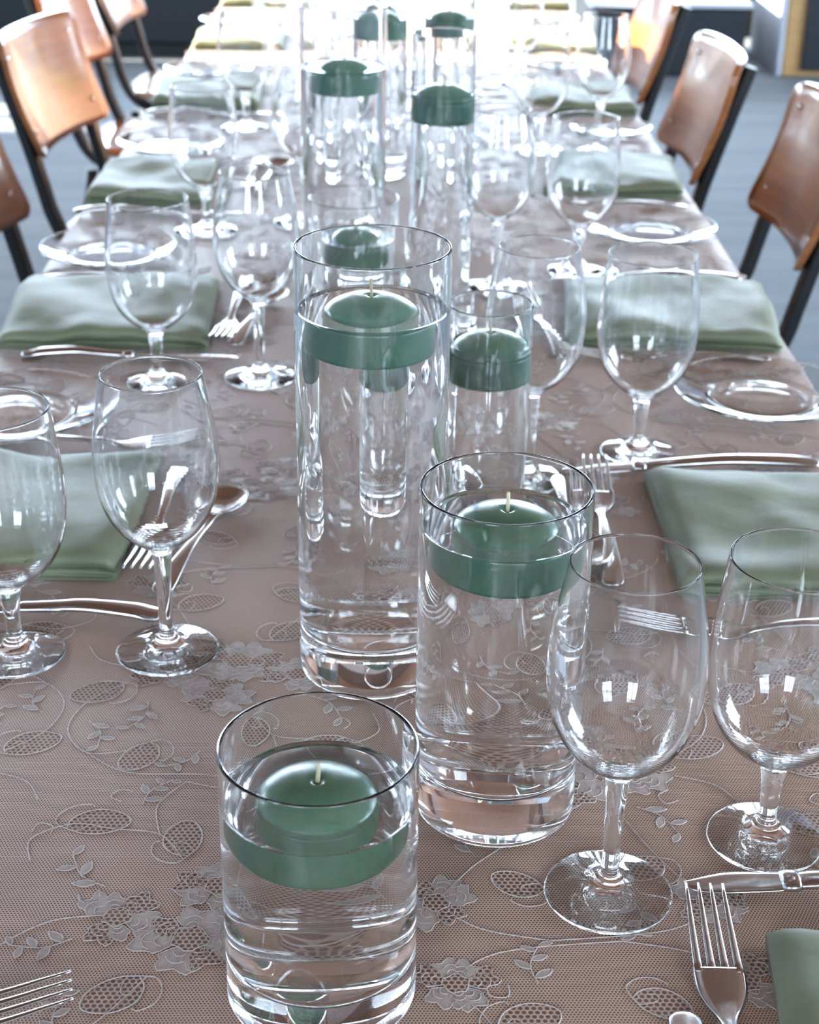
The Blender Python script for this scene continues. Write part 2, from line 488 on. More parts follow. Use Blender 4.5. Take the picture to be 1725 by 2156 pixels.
# ---- lace motifs: petals, leaves, cords standing proud of the net
Z0 = 0.0
class Lace(MB):
    def fill(s, pts, mi, z=0.0003, dome=0.0002):
        c = [sum(p[0] for p in pts) / len(pts), sum(p[1] for p in pts) / len(pts)]
        b0 = len(s.v); s.v.append((c[0], c[1], z + dome)); k = len(pts)
        for sc_ in (0.6, 1.0):
            for p in pts: s.v.append((c[0] + (p[0] - c[0]) * sc_, c[1] + (p[1] - c[1]) * sc_, z + (dome * .7 if sc_ < 1 else 0)))
        for i in range(k):
            j = (i + 1) % k
            s.face([b0, b0 + 1 + i, b0 + 1 + j], mi); s.face([b0 + 1 + i, b0 + 1 + k + i, b0 + 1 + k + j, b0 + 1 + j], mi)
    def cord(s, pts, wd=0.0008, z=0.0002, h=0.0005, closed=False, mi=1):
        k = len(pts); b0 = len(s.v)
        for i, p in enumerate(pts):
            a = pts[(i - 1) % k] if closed else pts[max(0, i - 1)]
            c = pts[(i + 1) % k] if closed else pts[min(k - 1, i + 1)]
            dx, dy = c[0] - a[0], c[1] - a[1]; L = math.hypot(dx, dy) or 1
            nx, ny = -dy / L * wd / 2, dx / L * wd / 2
            s.v += [(p[0] + nx, p[1] + ny, z), (p[0], p[1], z + h), (p[0] - nx, p[1] - ny, z)]
        for i in range(k if closed else k - 1):
            j = (i + 1) % k; A, B = b0 + 3 * i, b0 + 3 * j
            s.face([A, A + 1, B + 1, B], mi); s.face([A + 1, A + 2, B + 2, B + 1], mi)
    def petal(s, cx, cy, ang, L, W, mi=0, n=16, scal=0.08):
        pts = []
        for i in range(n):
            a = 2 * math.pi * i / n
            r = 1 + scal * math.cos(5 * a)
            u = (0.5 - 0.5 * math.cos(a)) * L * r
            v_ = math.sin(a) * W / 2 * r * (0.55 + 0.45 * min(1, u / L * 1.3))
            pts.append((cx + u * math.cos(ang) - v_ * math.sin(ang), cy + u * math.sin(ang) + v_ * math.cos(ang)))
        s.fill(pts, mi); s.cord(pts, .0006, closed=True)
    def flower(s, cx, cy, r, k=7, rot=0.0):
        # ragged bloom: dense petals with open-net petals between them, stitched outlines
        for i in range(k):
            a = rot + 2 * math.pi * (i + .20 * math.sin(i * 2.3 + rot * 5)) / k
            q = 1 + .20 * math.sin(i * 1.9 + rot * 3)
            op = 2 if i % 3 == 2 else 0
            s.petal(cx + math.cos(a) * r * .24, cy + math.sin(a) * r * .24, a + .3 * math.sin(i * 3.1 + rot), r * .80 * q, r * .98, op, 22, .13)
            for rr in (.52, .74):
                s.cord([(cx + math.cos(a + t_) * r * (rr + .08 * math.cos(t_ * 6)) * q, cy + math.sin(a + t_) * r * (rr + .08 * math.cos(t_ * 6)) * q)
                        for t_ in (-.30, -.15, 0, .15, .30)], .0005, .0006, .0004)
        n_ = 14
        pts = [(cx + math.cos(2 * math.pi * i / n_) * r * .36 * (1 + .12 * math.cos(i * 2.4)), cy + math.sin(2 * math.pi * i / n_) * r * .36 * (1 + .12 * math.cos(i * 2.4))) for i in range(n_)]
        s.fill(pts, 2, 0.0006, 0.0002); s.cord(pts, .0007, .0005, .0005, True)
    def paisley(s, cx, cy, ang, L, W):
        # open-net drop with a curling double outline
        ca, sa = math.cos(ang), math.sin(ang)
        T_ = lambda u, v_: (cx + u * L * ca - v_ * W * sa, cy + u * L * sa + v_ * W * ca)
        pts = [T_(u, v_) for u, v_ in spline([(0, 0), (.10, .34), (.38, .56), (.70, .50), (.93, .26), (1.04, -.06), (.90, -.30), (.62, -.40), (.34, -.34), (.12, -.18)], 3)[:-1]]
        s.fill(pts, 2, .0002, .0001); s.cord(pts, .0009, closed=True)
        s.curve([T_(*p) for p in ((0, 0), (-.16, .30), (-.06, .66), (.20, .86), (.46, .80), (.50, .66))], .0007)
        s.curve([T_(*p) for p in ((.12, -.18), (.30, -.05), (.42, .14), (.36, .30), (.24, .26))], .0006)
    def sprig(s, x, y, a, L, n_=5, sd=0):
        end = (x + L * math.cos(a), y + L * math.sin(a))
        mid = (x + L * .5 * math.cos(a + .3), y + L * .5 * math.sin(a + .3))
        P = spline([(x, y), mid, end], 5); s.cord(P, .0007)
        for i in range(1, n_ + 1):
            p = P[int(i * (len(P) - 1) / n_)]; sg = 1 if (i + sd) % 2 else -1
            l_ = L * (.42 - .035 * i)
            s.leaf(p[0], p[1], a + sg * (.8 + .1 * i), l_, l_ * .42, 0)
    def curve(s, pts, wd=0.0008, sub=6): s.cord(spline(pts, sub), wd)
    def leaf(s, cx, cy, ang, L, W, mi=0):
        pts = []; n = 14
        for i in range(n):
            t_ = i / (n / 2)
            if i < n / 2: u, v_ = t_, math.sin(math.pi * t_) * .5
            else: u, v_ = 2 - t_, -math.sin(math.pi * (2 - t_)) * .5
            pts.append((cx + u * L * math.cos(ang) - v_ * W * math.sin(ang), cy + u * L * math.sin(ang) + v_ * W * math.cos(ang)))
        s.fill(pts, mi); s.cord(pts, .001, closed=True)
TW, TH_ = 0.224, 0.30
def lace_tile(seed):
    rnd = random.Random(seed); L = Lace()
    for i, (x, y, r) in enumerate([(0.0, 0.0, .028), (.047, .012, .025), (.012, .046, .023), (-.044, .018, .022), (.075, -.115, .020), (-.085, -.118, .021)]):
        L.flower(x, y, r, 7 if i % 2 == 0 else 6, rnd.random() * 3)
    for (x, y, a, l, w_) in ((-.024, -.03, R(225), .036, .026), (.080, .030, R(35), .038, .027), (-.010, .074, R(100), .034, .025),
                             (-.088, .100, R(15), .038, .026), (.052, -.075, R(215), .036, .026), (.050, .105, R(70), .034, .024), (-.02, -.105, R(160), .032, .022)):
        L.paisley(x, y, a, l, w_)
    for i, (x, y, a, l) in enumerate(((.045, -.024, R(-50), .036), (-.066, .0, R(190), .034), (-.055, .045, R(130), .038), (.058, .055, R(75), .034),
                                      (.095, .080, R(110), .032), (.03, -.115, R(265), .032), (-.06, -.075, R(95), .030), (-.045, .125, R(60), .030), (.015, .115, R(40), .028))):
        L.sprig(x, y, a, l, 4 + i % 2, i)
    L.curve([(-.02, -.03), (-.04, -.062), (-.062, -.085), (-.085, -.118)])
    L.curve([(-.085, -.118), (-.06, -.140), (-.02, -.15)])
    L.curve([(.03, -.02), (.045, -.06), (.06, -.09), (.075, -.115), (.05, -.14), (-.02, -.15)])
    L.curve([(.075, .03), (.1, .055), (.108, .09), (.09, .118), (.062, .115)])
    L.curve([(-.012, .07), (-.03, .095), (-.06, .10), (-.085, .105), (-.108, .09), (-.104, .068)])
    L.curve([(-.03, .095), (-.035, .125), (-.02, .15)])
    L.curve([(.09, .118), (.06, .14), (.01, .142), (-.02, .15)])
    L.curve([(-.046, .02), (-.08, .015), (-.105, -.005), (-.112, -.02)])
    L.curve([(.075, .01), (.1, .0), (.112, -.02)])
    # stray thread curls
    for i in range(4):
        x, y = rnd.uniform(-.1, .1), rnd.uniform(-.14, .14); a = rnd.random() * 6
        L.curve([(x, y), (x + .008 * math.cos(a), y + .008 * math.sin(a)), (x + .014 * math.cos(a + .7), y + .014 * math.sin(a + .7)), (x + .012 * math.cos(a + 1.4), y + .012 * math.sin(a + 1.4))], .0008, 4)
    return L.mesh('lace_motif', [M_PETAL, M_CORD, M_OPEN])
tiles = [lace_tile(3), lace_tile(11)]
row = 0
y = TN + 0.13
while y < TF - .12:
    for c_ in range(4):
        x = TL + .111 + c_ * TW
        yy = y + (TH_ / 2 if c_ % 2 else 0)
        if yy > TF - .16: continue
        o = bpy.data.objects.new('lace_motif', tiles[(row + c_) % 2]); C.objects.link(o); o.parent = cloth
        o.location = (x, yy, TZ + 0.0002)
        o.rotation_euler = (0, 0, math.pi if (row + c_) % 2 else 0)
    y += TH_; row += 1

# ------------------------------------------------------------------ glass vases, water, candles
ZT = TZ + 0.0009
def vase(x, y, D, h, wl, base, label, waves=0.0):
    """heavy-bottomed cylinder; wl = water level above the table"""
    r, t_ = D / 2, 0.0022
    prof = [(0, .0012), (r * .55, .0010), (r * .86, .0)]
    for i in range(0, 7):
        a = R(-90 + 15 * i); prof.append((r - .005 + .005 * math.cos(a), .005 + .005 * math.sin(a)))
    k = 14
    for i in range(1, k): prof.append((r, .005 + (h - .0065 - .005) * i / k))
    for i in range(0, 9):
        a = R(22.5 * i); prof.append((r - t_ / 2 + t_ / 2 * math.cos(a), h - t_ / 2 + t_ / 2 * math.sin(a)))
    ri = r - t_
    for i in range(1, k): prof.append((ri, h - .003 - (h - base - .010) * i / k))
    for i in range(0, 7):
        a = R(-15 * i); prof.append((ri - .006 + .006 * math.cos(a), base + .006 + .006 * math.sin(a)))
    prof += [(ri * .6, base - .0006), (0, base - .0012)]
    b = MB(); b.lathe(prof, 80)
    o = b.build('glass_vase', M_GLASS); o.location = (x, y, ZT)
    tag(o, label, 'vase', 'cylinder vases down the middle of the table')
    # water: reaches 0.3 mm into the glass so that light goes glass > water without an air gap
    e = .0003; rw = ri + e
    wp = [(0, base - .0012 - e), (ri * .6, base - .0006 - e)]
    for i in range(0, 7):
        a = R(-90 + 15 * i); wp.append((rw - .006 + .006 * math.cos(a), base + .006 - e + .006 * math.sin(a)))
    for i in range(1, 9): wp.append((rw, base + .006 + (wl - base - .006) * i / 9))
    wp += [(rw, wl + .0012), (ri - .0004, wl + .0010), (ri - .0016, wl + .0003), (ri - .0035, wl), (ri * .5, wl), (0, wl)]
    b = MB(); b.lathe(wp, 80); b.build('water', M_WATER, o)
    return o
def candle_mesh():
    pr = spline([(0, .0088), (.0016, .0094), (.0042, .0110), (.010, .0106), (.018, .0087), (.0255, .0055), (.0300, .0020), (.0316, -.0014),
                 (.0317, -.0035), (.0311, -.0050), (.0314, -.0068), (.0315, -.015), (.0314, -.0240), (.0310, -.0268), (.0296, -.0282), (.024, -.0286), (.012, -.0288), (0, -.0288)], 5)
    b = MB(); b.lathe(pr[::-1], 64); return b.mesh('floating_candle', M_WAX)
CM = candle_mesh()
b = MB(); b.tube([(0, 0, .008), (.0002, 0, .013), (.0006, .0002, .018), (.0005, .0004, .0215)], .0024, .0024, 8); WM = b.mesh('wick', M_WICK)
def candle(x, y, z, label, s=1.0, rz=0.0, tilt=(0, 0)):
    o = bpy.data.objects.new('floating_candle', CM); C.objects.link(o)
    o.location = (x, y, ZT + z - 0.0012); o.scale = (s, s, s); o.rotation_euler = (tilt[0], tilt[1], rz)
    tag(o, label, 'candle', 'green floating candles')
    k = bpy.data.objects.new('wick', WM); C.objects.link(k); k.parent = o
    return o
VASES = [  # x, y, diameter, height, water level, glass base, vase label, candle label
    (-.0439, .660, .1016, .1577, .1265, .030, 'short wide glass vase of water, closest to the camera', 'green floating candle in the short wide vase closest to the camera'),
    (.0562, .8315, .1016, .2218, .197, .034, 'medium-height wide glass vase between the short and the tall vase', 'green floating candle in the medium wide vase beside the right-hand wine glass'),
    (-.0263, .997, .1035, .3149, .272, .036, 'tall wide glass vase of water, the tallest of the front group', 'green floating candle high in the tall vase of the front group'),
    (.063, 1.215, .0693, .205, .170, .022, 'narrow glass vase just behind and right of the tall vase', 'green floating candle in the narrow vase right behind the tall one'),
    (-.066, 1.715, .0995, .158, .113, .028, 'short wide glass vase behind the tall front vase, its rim showing above it', 'green floating candle seen through the top of the tall front vase'),
    (-.086, 1.925, .1035, .330, .259, .036, 'tall wide glass vase of the second group, left of its neighbour', 'green floating candle in the tall blurred vase of the second group'),
    (-.052, 1.300, .0693, .176, .145, .022, 'narrow glass vase seen only through the water of the tall front vase', 'green floating candle seen only through the water of the tall front vase'),
    (.030, 1.735, .0693, .331, .267, .024, 'tall narrow glass vase of the second group, right-hand one', 'green floating candle in the tall narrow blurred vase, right of its neighbour'),
    (-.052, 2.45, .078, .275, .236, .024, 'far glass vase seen through the rim of the tall blurred vase', 'far green candle above the left blurred candle, nearer of that pair'),
    (-.058, 2.74, .078, .255, .205, .024, 'far glass vase partly hidden behind another, near the top edge', 'far green candle half hidden behind another, darker one of the pair'),
    (.052, 2.56, .080, .262, .222, .024, 'far glass vase right of the pair, near the top edge', 'far green candle alone at the top, above the right blurred candle'),
]
for i, (x, y, D, h, wl, bs, lv, lc) in enumerate(VASES):
    vase(x, y, D, h, wl, bs, lv)
    candle(x + (.0008 if i % 2 else -.0008), y + .0005, wl, lc, 1.0, i * 1.1, (R(1.2 * math.sin(i)), R(1.0 * math.cos(i * 2))))

# ------------------------------------------------------------------ stemware
def stemware(name, prof_foot, prof_stem, prof_out, prof_in):
    root = empty(name)
    b = MB(); b.lathe(prof_foot, 72); b.build('foot', M_GLASS, root)
    b = MB(); b.lathe(prof_stem, 48); b.build('stem', M_GLASS, root)
    b = MB(); b.lathe(prof_out + prof_in, 72); b.build('bowl', M_GLASS, root)
    return root
def foot_prof(Rf, rs):
    return [(0, .0022), (Rf * .5, .0014), (Rf * .85, .0003), (Rf - .0012, 0), (Rf - .0002, .0007), (Rf, .0014), (Rf - .0004, .0021), (Rf - .0015, .0026)] + \
        spline([(Rf - .0015, .0026), (Rf * .75, .0046), (Rf * .45, .0074), (rs * 2.1, .0100), (rs * 1.6, .0122), (rs * 1.55, .0135)], 5)[1:]
def rim_arc(r, z, t_): return [(r - t_ / 2 + t_ / 2 * math.cos(R(30 * i)), z + t_ / 2 * math.sin(R(30 * i))) for i in range(0, 7)]
wf = foot_prof(.0378, .0054)
ws = spline([wf[-1], (.0062, .0150), (.0054, .0185), (.0052, .035), (.0056, .058), (.0066, .075), (.0072, .0820)], 6)
wo = spline([(.0072, .0820), (.0098, .0865), (.0165, .0915), (.0265, .1000), (.0355, .1130), (.0412, .1290), (.0440, .1480), (.0436, .1660), (.0412, .1850), (.0375, .2050), (.0350, .2190)], 7)
wi = [(.0350 - .0011, .2190), (.0364, .2050), (.0401, .1850), (.0425, .1660), (.0429, .1480), (.0402, .1291), (.0346, .1138), (.0256, .1010), (.0156, .0930), (.007, .0893), (0, .0884)]
wine_p = stemware('wine_glass', wf, ws, wo, rim_arc(.0350, .2192, .0011) + spline(wi, 7)[1:])
gf = foot_prof(.0357, .0056)
gs = spline([gf[-1], (.0064, .0150), (.0056, .0190), (.0058, .030), (.0068, .045), (.0082, .0540)], 6)
go = spline([(.0082, .0540), (.0110, .0585), (.0190, .0640), (.0300, .0735), (.0388, .0870), (.0440, .1040), (.0462, .1230), (.0458, .1420), (.0440, .1620), (.0418, .1820), (.0404, .1948)], 7)
gi = [(.0404 - .0012, .1948), (.0406, .1820), (.0428, .1620), (.0446, .1420), (.0450, .1230), (.0429, .1041), (.0378, .0878), (.0289, .0746), (.0180, .0656), (.008, .0616), (0, .0606)]
gob_p = stemware('water_goblet', gf, gs, go, rim_arc(.0404, .1950, .0012) + spline(gi, 7)[1:])
WINE, GOB = Kit(wine_p), Kit(gob_p)
WG, GG = 'tall wine glasses at the place settings', 'wide water goblets at the place settings'
wines = [
    (-.1775, 1.011, 'empty wine glass at left in front of the near left napkin'),
    (.1200, .7430, 'empty wine glass at lower right, nearest to the camera'),
    (-.160, 1.572, 'slender wine glass just left of the tall front vase, second on the left side'),
    (.1085, 1.325, 'blurred wine glass behind the narrow vase, left of a goblet'),
    (.102, 1.890, 'blurred wine glass right of the tall narrow blurred vase'),
    (-.152, 2.175, 'blurred wine glass half hidden by the left edge of the tall blurred vase'),
    (.303, 2.625, 'tall wine glass standing out against the dark far background at right'),
    (-.165, 2.80, 'far wine glass behind the tall blurred vase, left side of table'),
    (.095, 3.08, 'far wine glass in the bright sun, right of the far candle'),
    (-.170, 3.42, 'far wine glass in the bright area at top, left side'),
    (.085, 3.70, 'farthest wine glass in the sun, right side of table'),
]
gobs = [
    (-.288, 1.003, 'goblet cut by the left edge of the frame, beside the near knife'),
    (.2225, .7965, 'goblet cut by the right edge of the frame, behind the near knife'),
    (-.2655, 1.555, 'goblet in front of the second napkin on the left side'),
    (.217, 1.389, 'goblet at right standing behind the knife of the near right napkin'),
    (.2105, 1.965, 'blurred goblet before the third napkin on the right side'),
    (-.283, 2.125, 'blurred goblet in front of the third left plate'),
    (.205, 2.625, 'blurred goblet left of the tall glass against the dark background'),
    (-.292, 2.765, 'blurred goblet in front of the fourth left napkin'),
    (.200, 3.20, 'far goblet in the sunlit area on the right side'),
    (-.300, 3.45, 'far goblet by the fifth left napkin'),
    (.195, 3.82, 'farthest goblet in the sun, right side of table'),
    (-.302, 4.06, 'farthest goblet on the left side of table'),
]
for x, y, l in wines: WINE.place((x, y, ZT), random.random(), l, 'wine glass', WG)
for x, y, l in gobs: GOB.place((x, y, ZT), random.random(), l, 'goblet', GG)

# ------------------------------------------------------------------ glass plates
def plate_mesh(r=.0925):
    o_ = [(0, .0030), (r * .35, .0026), (r * .50, .0004), (r * .54, 0), (r * .58, .0006), (r * .68, .0040), (r * .85, .0092), (r * .97, .0138)]
    i_ = [(r * .97, .0168), (r * .84, .0124), (r * .68, .0076), (r * .60, .0058), (r * .3, .0055), (0, .0055)]
    rim = [(r * .97 + .0018 * math.cos(R(a)), .0153 + .0016 * math.sin(R(a))) for a in (-60, -30, 0, 30, 60)]
    b = MB(); b.lathe(spline(o_, 4) + rim + spline(i_, 4), 72); return b.mesh('side_plate', M_GLASS)
PM, PMS = plate_mesh(), plate_mesh(.076)
plates = [
    (-.390, 1.454, 'clear glass side plate at left edge beyond the near left napkin', PM),
    (.362, 1.524, 'clear glass side plate at right, beyond the near right knife', PM),
    (-.392, 2.000, 'clear glass side plate on left, second from the camera', PM),
    (.325, 2.132, 'clear glass side plate on right, second from the camera', PM),
    (-.396, 2.598, 'clear glass side plate on left, third from the camera', PM),
    (.333, 2.750, 'small clear glass plate on right beyond the third napkin', PMS),
    (-.412, 3.240, 'clear glass side plate on left, fourth from the camera', PM),
    (.305, 3.370, 'sunlit clear glass plate on right, fourth from the camera', PM),
    (-.418, 3.860, 'clear glass side plate on left, fifth from the camera', PM),
    (.298, 3.950, 'sunlit clear glass plate on right, farthest from the camera', PM),
]
for x, y, l, m_ in plates:
    o = bpy.data.objects.new('side_plate', m_); C.objects.link(o); o.location = (x, y, ZT)
    tag(o, l, 'plate', 'clear glass side plates')

# ------------------------------------------------------------------ napkins
def napkin_mesh(sx, sy, seed):
    """folded cloth: lower layers, and a thick top fold whose round lip faces the camera"""
    rnd = random.Random(seed)
    hx, hy = sx / 2, sy / 2
    pr = [(hy, .0012), (-hy + .018, .0008), (-hy + .008, .0016), (-hy + .005, .0042), (-hy + .008, .0064), (-hy + .016, .0072),
          (-hy + .011, .0078), (-hy + .004, .0090), (-hy + .0005, .0120), (-hy, .0160), (-hy + .003, .0198), (-hy + .010, .0220), (-hy + .03, .0224),
          (-hy + .08, .0205), (0.02, .0190), (hy - .05, .0180), (hy - .015, .0166), (hy - .003, .0135), (hy, .0095), (hy - .001, .0050)]
    pr = spline(pr, 3)
    nx = 26; rings = []
    for i in range(nx + 1):
        u = -1 + 2 * i / nx
        x = u * hx
        e = max(0.0, (abs(u) - .86) / .14)
        zz = 1 - .45 * e * e
        ring = []
        for (y, z) in pr:
            p = Vector((x * 9 + seed * 3.1, y * 9, z * 10))
            dn = noise.noise(p)
            lift = max(0.0, min(1.0, (z - .002) / .012))
            zn = z * zz + lift * .0055 * dn + lift * .0022 * math.sin(u * 3 + y * 25 + seed) + lift * .0035 * noise.noise(Vector((x * 26 + y * 9, y * 20 - x * 6, seed)))
            skew = .05 * y * (1 if seed % 2 else -1)
            ring.append((x + skew + .0020 * noise.noise(p + Vector((5, 0, 0))) * (1 if abs(u) > .9 else .2), y + .003 * noise.noise(Vector((x * 12, seed, z * 40))), max(.0004, zn)))
        rings.append(ring)
    b = MB(); b.loft(rings, 0, True, True); return b.mesh('napkin', M_NAP)
naps = [  # cx, cy, sx, sy, rz
    (-.345, 1.229, .225, .230, 2, 'folded sage napkin on left, nearest to the camera'),
    (.330, 1.213, .225, .218, -1, 'folded sage napkin on right behind the two near glasses'),
    (.312, .578, .235, .235, -2, 'sage napkin corner at the bottom right edge of the frame'),
    (-.350, 1.768, .235, .235, 1, 'folded sage napkin on left, second from the camera'),
    (.306, 1.792, .235, .235, -2, 'folded sage napkin on right, beyond the near right plate'),
    (-.388, 2.362, .180, .235, 0, 'folded sage napkin on left, third from the camera'),
    (.306, 2.450, .205, .240, -2, 'folded sage napkin on right, third behind the goblet'),
    (-.388, 3.030, .195, .250, 0, 'folded sage napkin on left, fourth from the camera'),
    (.310, 3.025, .195, .245, 0, 'folded sage napkin on right, fourth from the camera, below sunlit plate'),
    (-.392, 3.640, .195, .240, 0, 'far sage napkin on left, fifth from the camera'),
    (.300, 3.650, .195, .240, 0, 'far sage napkin in the sun on right'),
    (-.400, 4.250, .195, .240, 0, 'farthest sage napkin on left, near the top edge'),
    (.295, 4.260, .195, .240, 0, 'farthest sage napkin on right, near the top edge'),
]
for i, (x, y, sx, sy, rz, l) in enumerate(naps):
    o = bpy.data.objects.new('napkin', napkin_mesh(sx, sy, i + 1)); C.objects.link(o)
    o.location = (x, y, ZT); o.rotation_euler = (0, 0, R(rz)); tag(o, l, 'napkin', 'folded sage napkins')

# ------------------------------------------------------------------ cutlery  (local +x = business end, lies along x)
def fork_proto():
    root = empty('fork')
    b = MB()
    st = [(-.100, 0, .0022, .004, .0016), (-.0985, 0, .0024, .013, .0024), (-.092, 0, .0032, .0175, .0028), (-.070, 0, .0058, .0150, .0030), (-.040, 0, .0078, .0100, .0030),
          (-.015, 0, .0068, .0072, .0032), (.004, 0, .0038, .0066, .0034), (.014, 0, .0024, .0100, .0028), (.022, 0, .0022, .0175, .0022), (.030, 0, .0030, .0232, .0020),
          (.038, 0, .0040, .0244, .0020), (.043, 0, .0048, .0244, .0018)]
    b.sweep([tuple(v) for v in spline(st, 4)], 12, 0, .8); b.build('handle', M_STEEL, root)
    for k in range(4):
        y0 = (-1.5 + k) * .0063
        b = MB(); st = []
        for i in range(9):
            t_ = i / 8
            st.append((.0405 + .0535 * t_, y0 * (1 - .06 * t_), .0046 + .0088 * t_ ** 1.5 - .0020 * max(0, t_ - .75) * 4 * .3, .0045 - .0029 * t_ ** 1.2, .0018 - .0006 * t_))
        b.sweep(st, 8, 0, .8); b.build('tine', M_STEEL, root)
    return root
def knife_proto(name, bl, hl):
    root = empty(name)
    b = MB()
    st = [(bl, 0, .0040, .0035, .0010), (bl - .004, .001, .0040, .0085, .0014), (bl - .015, .0005, .0042, .0145, .0018), (bl * .5, 0, .0046, .0165, .0022), (.004, 0, .0052, .0155, .0026), (0.001, 0, .0056, .013, .0034)]
    b.sweep([tuple(v) for v in spline(st[::-1], 5)], 12, 0, .75); b.build('blade', M_STEEL, root)
    b = MB(); b.sweep([(-.008, 0, .0060, .0125, .0060), (-.006, 0, .0060, .0150, .0072), (-.002, 0, .0060, .0152, .0074), (.002, 0, .0058, .0130, .0056)], 14); b.build('bolster', M_STEEL, root)
    b = MB()
    st = [(-.007, 0, .0060, .0120, .0058), (-.03, 0, .0075, .0130, .0066), (-hl * .5, 0, .0092, .0150, .0072), (-hl * .8, 0, .0072, .0178, .0072), (-hl + .010, 0, .0050, .0185, .0068), (-hl + .003, 0, .0042, .0150, .0056), (-hl, 0, .004, .006, .003)]
    b.sweep([tuple(v) for v in spline(st, 5)], 14); b.build('handle', M_STEEL, root)
    return root
def spoon_proto():
    root = empty('spoon')
    b = MB()
    st = [(-.092, 0, .0022, .004, .0016), (-.0905, 0, .0024, .012, .0024), (-.084, 0, .0032, .0165, .0028), (-.062, 0, .0058, .0140, .0030), (-.034, 0, .0078, .0092, .0030),
          (-.010, 0, .0074, .0066, .0032), (.008, 0, .0066, .0064, .0034), (.020, 0, .0080, .0080, .0026), (.027, 0, .0092, .0110, .0018)]
    b.sweep([tuple(v) for v in spline(st, 4)], 12, 0, .8); b.build('handle', M_STEEL, root)
    b = MB(); rings_n, seg = 7, 28
    def bowl(off):
        b0 = len(b.v); b.v.append((.050, 0, .0016 + off))
        for r_ in range(1, rings_n + 1):
            q = r_ / rings_n
            for s_ in range(seg):
                a = 2 * math.pi * s_ / seg
                wx = .027 * math.cos(a); wy = .0185 * math.sin(a) * (1 + .12 * math.cos(a))
                b.v.append((.050 + wx * q, wy * q, .0016 + off + .0075 * q * q))
        for s_ in range(seg):
            b.face([b0, b0 + 1 + s_, b0 + 1 + (s_ + 1) % seg] if off > 0 else [b0, b0 + 1 + (s_ + 1) % seg, b0 + 1 + s_])
        for r_ in range(rings_n - 1):
            for s_ in range(seg):
                A, B = b0 + 1 + r_ * seg, b0 + 1 + (r_ + 1) * seg; j = (s_ + 1) % seg
                b.face([A + s_, B + s_, B + j, A + j] if off > 0 else [A + s_, A + j, B + j, B + s_])
        return b0 + 1 + (rings_n - 1) * seg
    ra, rb = bowl(.0012), bowl(0.0)
    for s_ in range(seg):
        j = (s_ + 1) % seg; b.face([ra + s_, rb + s_, rb + j, ra + j])
    b.build('bowl', M_STEEL, root)
    return root
def grow(root, k):
    for me in {c.data for c in root.children}: me.transform(Matrix.Scale(k, 4))
    return root
FORK, SPOON = Kit(grow(fork_proto(), 1.18)), Kit(grow(spoon_proto(), 1.12))
KNR, KNL = Kit(grow(knife_proto('table_knife', .050, .150), 1.18)), Kit(grow(knife_proto('table_knife', .100, .105), 1.15))
FG, KG, SG = 'steel forks', 'steel table knives', 'steel dessert spoons'
# right side: fork/knife point to -x ; left side: to +x ; dessert fork points away (right) / towards camera (left)
for x, y, a, l in [
    (.270, 1.052, 180, 'dinner fork at right seen through the two near glasses'),
    (.1720, .623, 89, 'fork at bottom right with four tines in sharp focus'),
    (.1670, 1.236, 88, 'upright fork beside the medium vase, left of the near right napkin'),
    (-.2820, .615, 15, 'fork tines entering at the bottom left edge of frame'),
    (-.2990, 1.385, 2, 'dinner fork above the near left napkin, seen through the wine glass'),
    (-.2130, 1.222, 268, 'fork with tines towards camera behind the near left wine glass'),
    (-.360, 1.897, 4, 'fork before the second plate on the left side'),
    (-.2100, 1.765, 268, 'fork right of the second napkin on the left side'),
    (.275, 1.640, 180, 'fork between the near right plate and the napkin beyond it'),
    (.150, 1.755, 100, 'fork behind the blurred wine glass, left of the second right napkin'),
    (-.365, 2.492, 1, 'fork before the third plate on the left side'),
    (.280, 2.275, 180, 'fork beyond the second plate on the right side'),
    (-.250, 2.42, 268, 'far fork right of the third napkin on the left side'),
]: FORK.place((x, y, ZT), R(a), l, 'fork', FG)
for x, y, a, l in [
    (-.1745, 1.195, 78, 'dessert spoon behind the near left wine glass, bowl away from camera'),
    (.1450, 1.225, 272, 'dessert spoon lying beside the upright fork by the medium vase'),
    (.1525, .540, 272, 'dessert spoon at bottom right edge beside the sharp fork'),
    (-.1800, 1.765, 80, 'dessert spoon by the second left napkin, left of the tall vase'),
    (-.2180, 2.42, 84, 'far dessert spoon by the third napkin on left'),
]: SPOON.place((x, y, ZT), R(a), l, 'spoon', SG)
for x, y, a, l in [
    (.2240, .7475, 181, 'knife at lower right behind the sharp fork'),
    (.2080, 1.3415, 186, 'knife above the near right napkin, in front of a goblet'),
    (.236, 1.921, 182, 'knife above the second napkin on the right side'),
]: KNR.place((x, y, ZT), R(a), l, 'knife', KG)
for x, y, a, l in [
    (-.3080, 1.062, 177, 'knife at left lying behind the foot of the near wine glass'),
    (-.3030, 1.618, -1, 'knife below the second napkin on the left side'),
    (-.360, 2.198, 0, 'knife below the third napkin on the left side'),
    (-.360, 2.862, 0, 'knife below the fourth napkin on the left side'),
]: KNL.place((x, y, ZT), R(a), l, 'knife', KG)

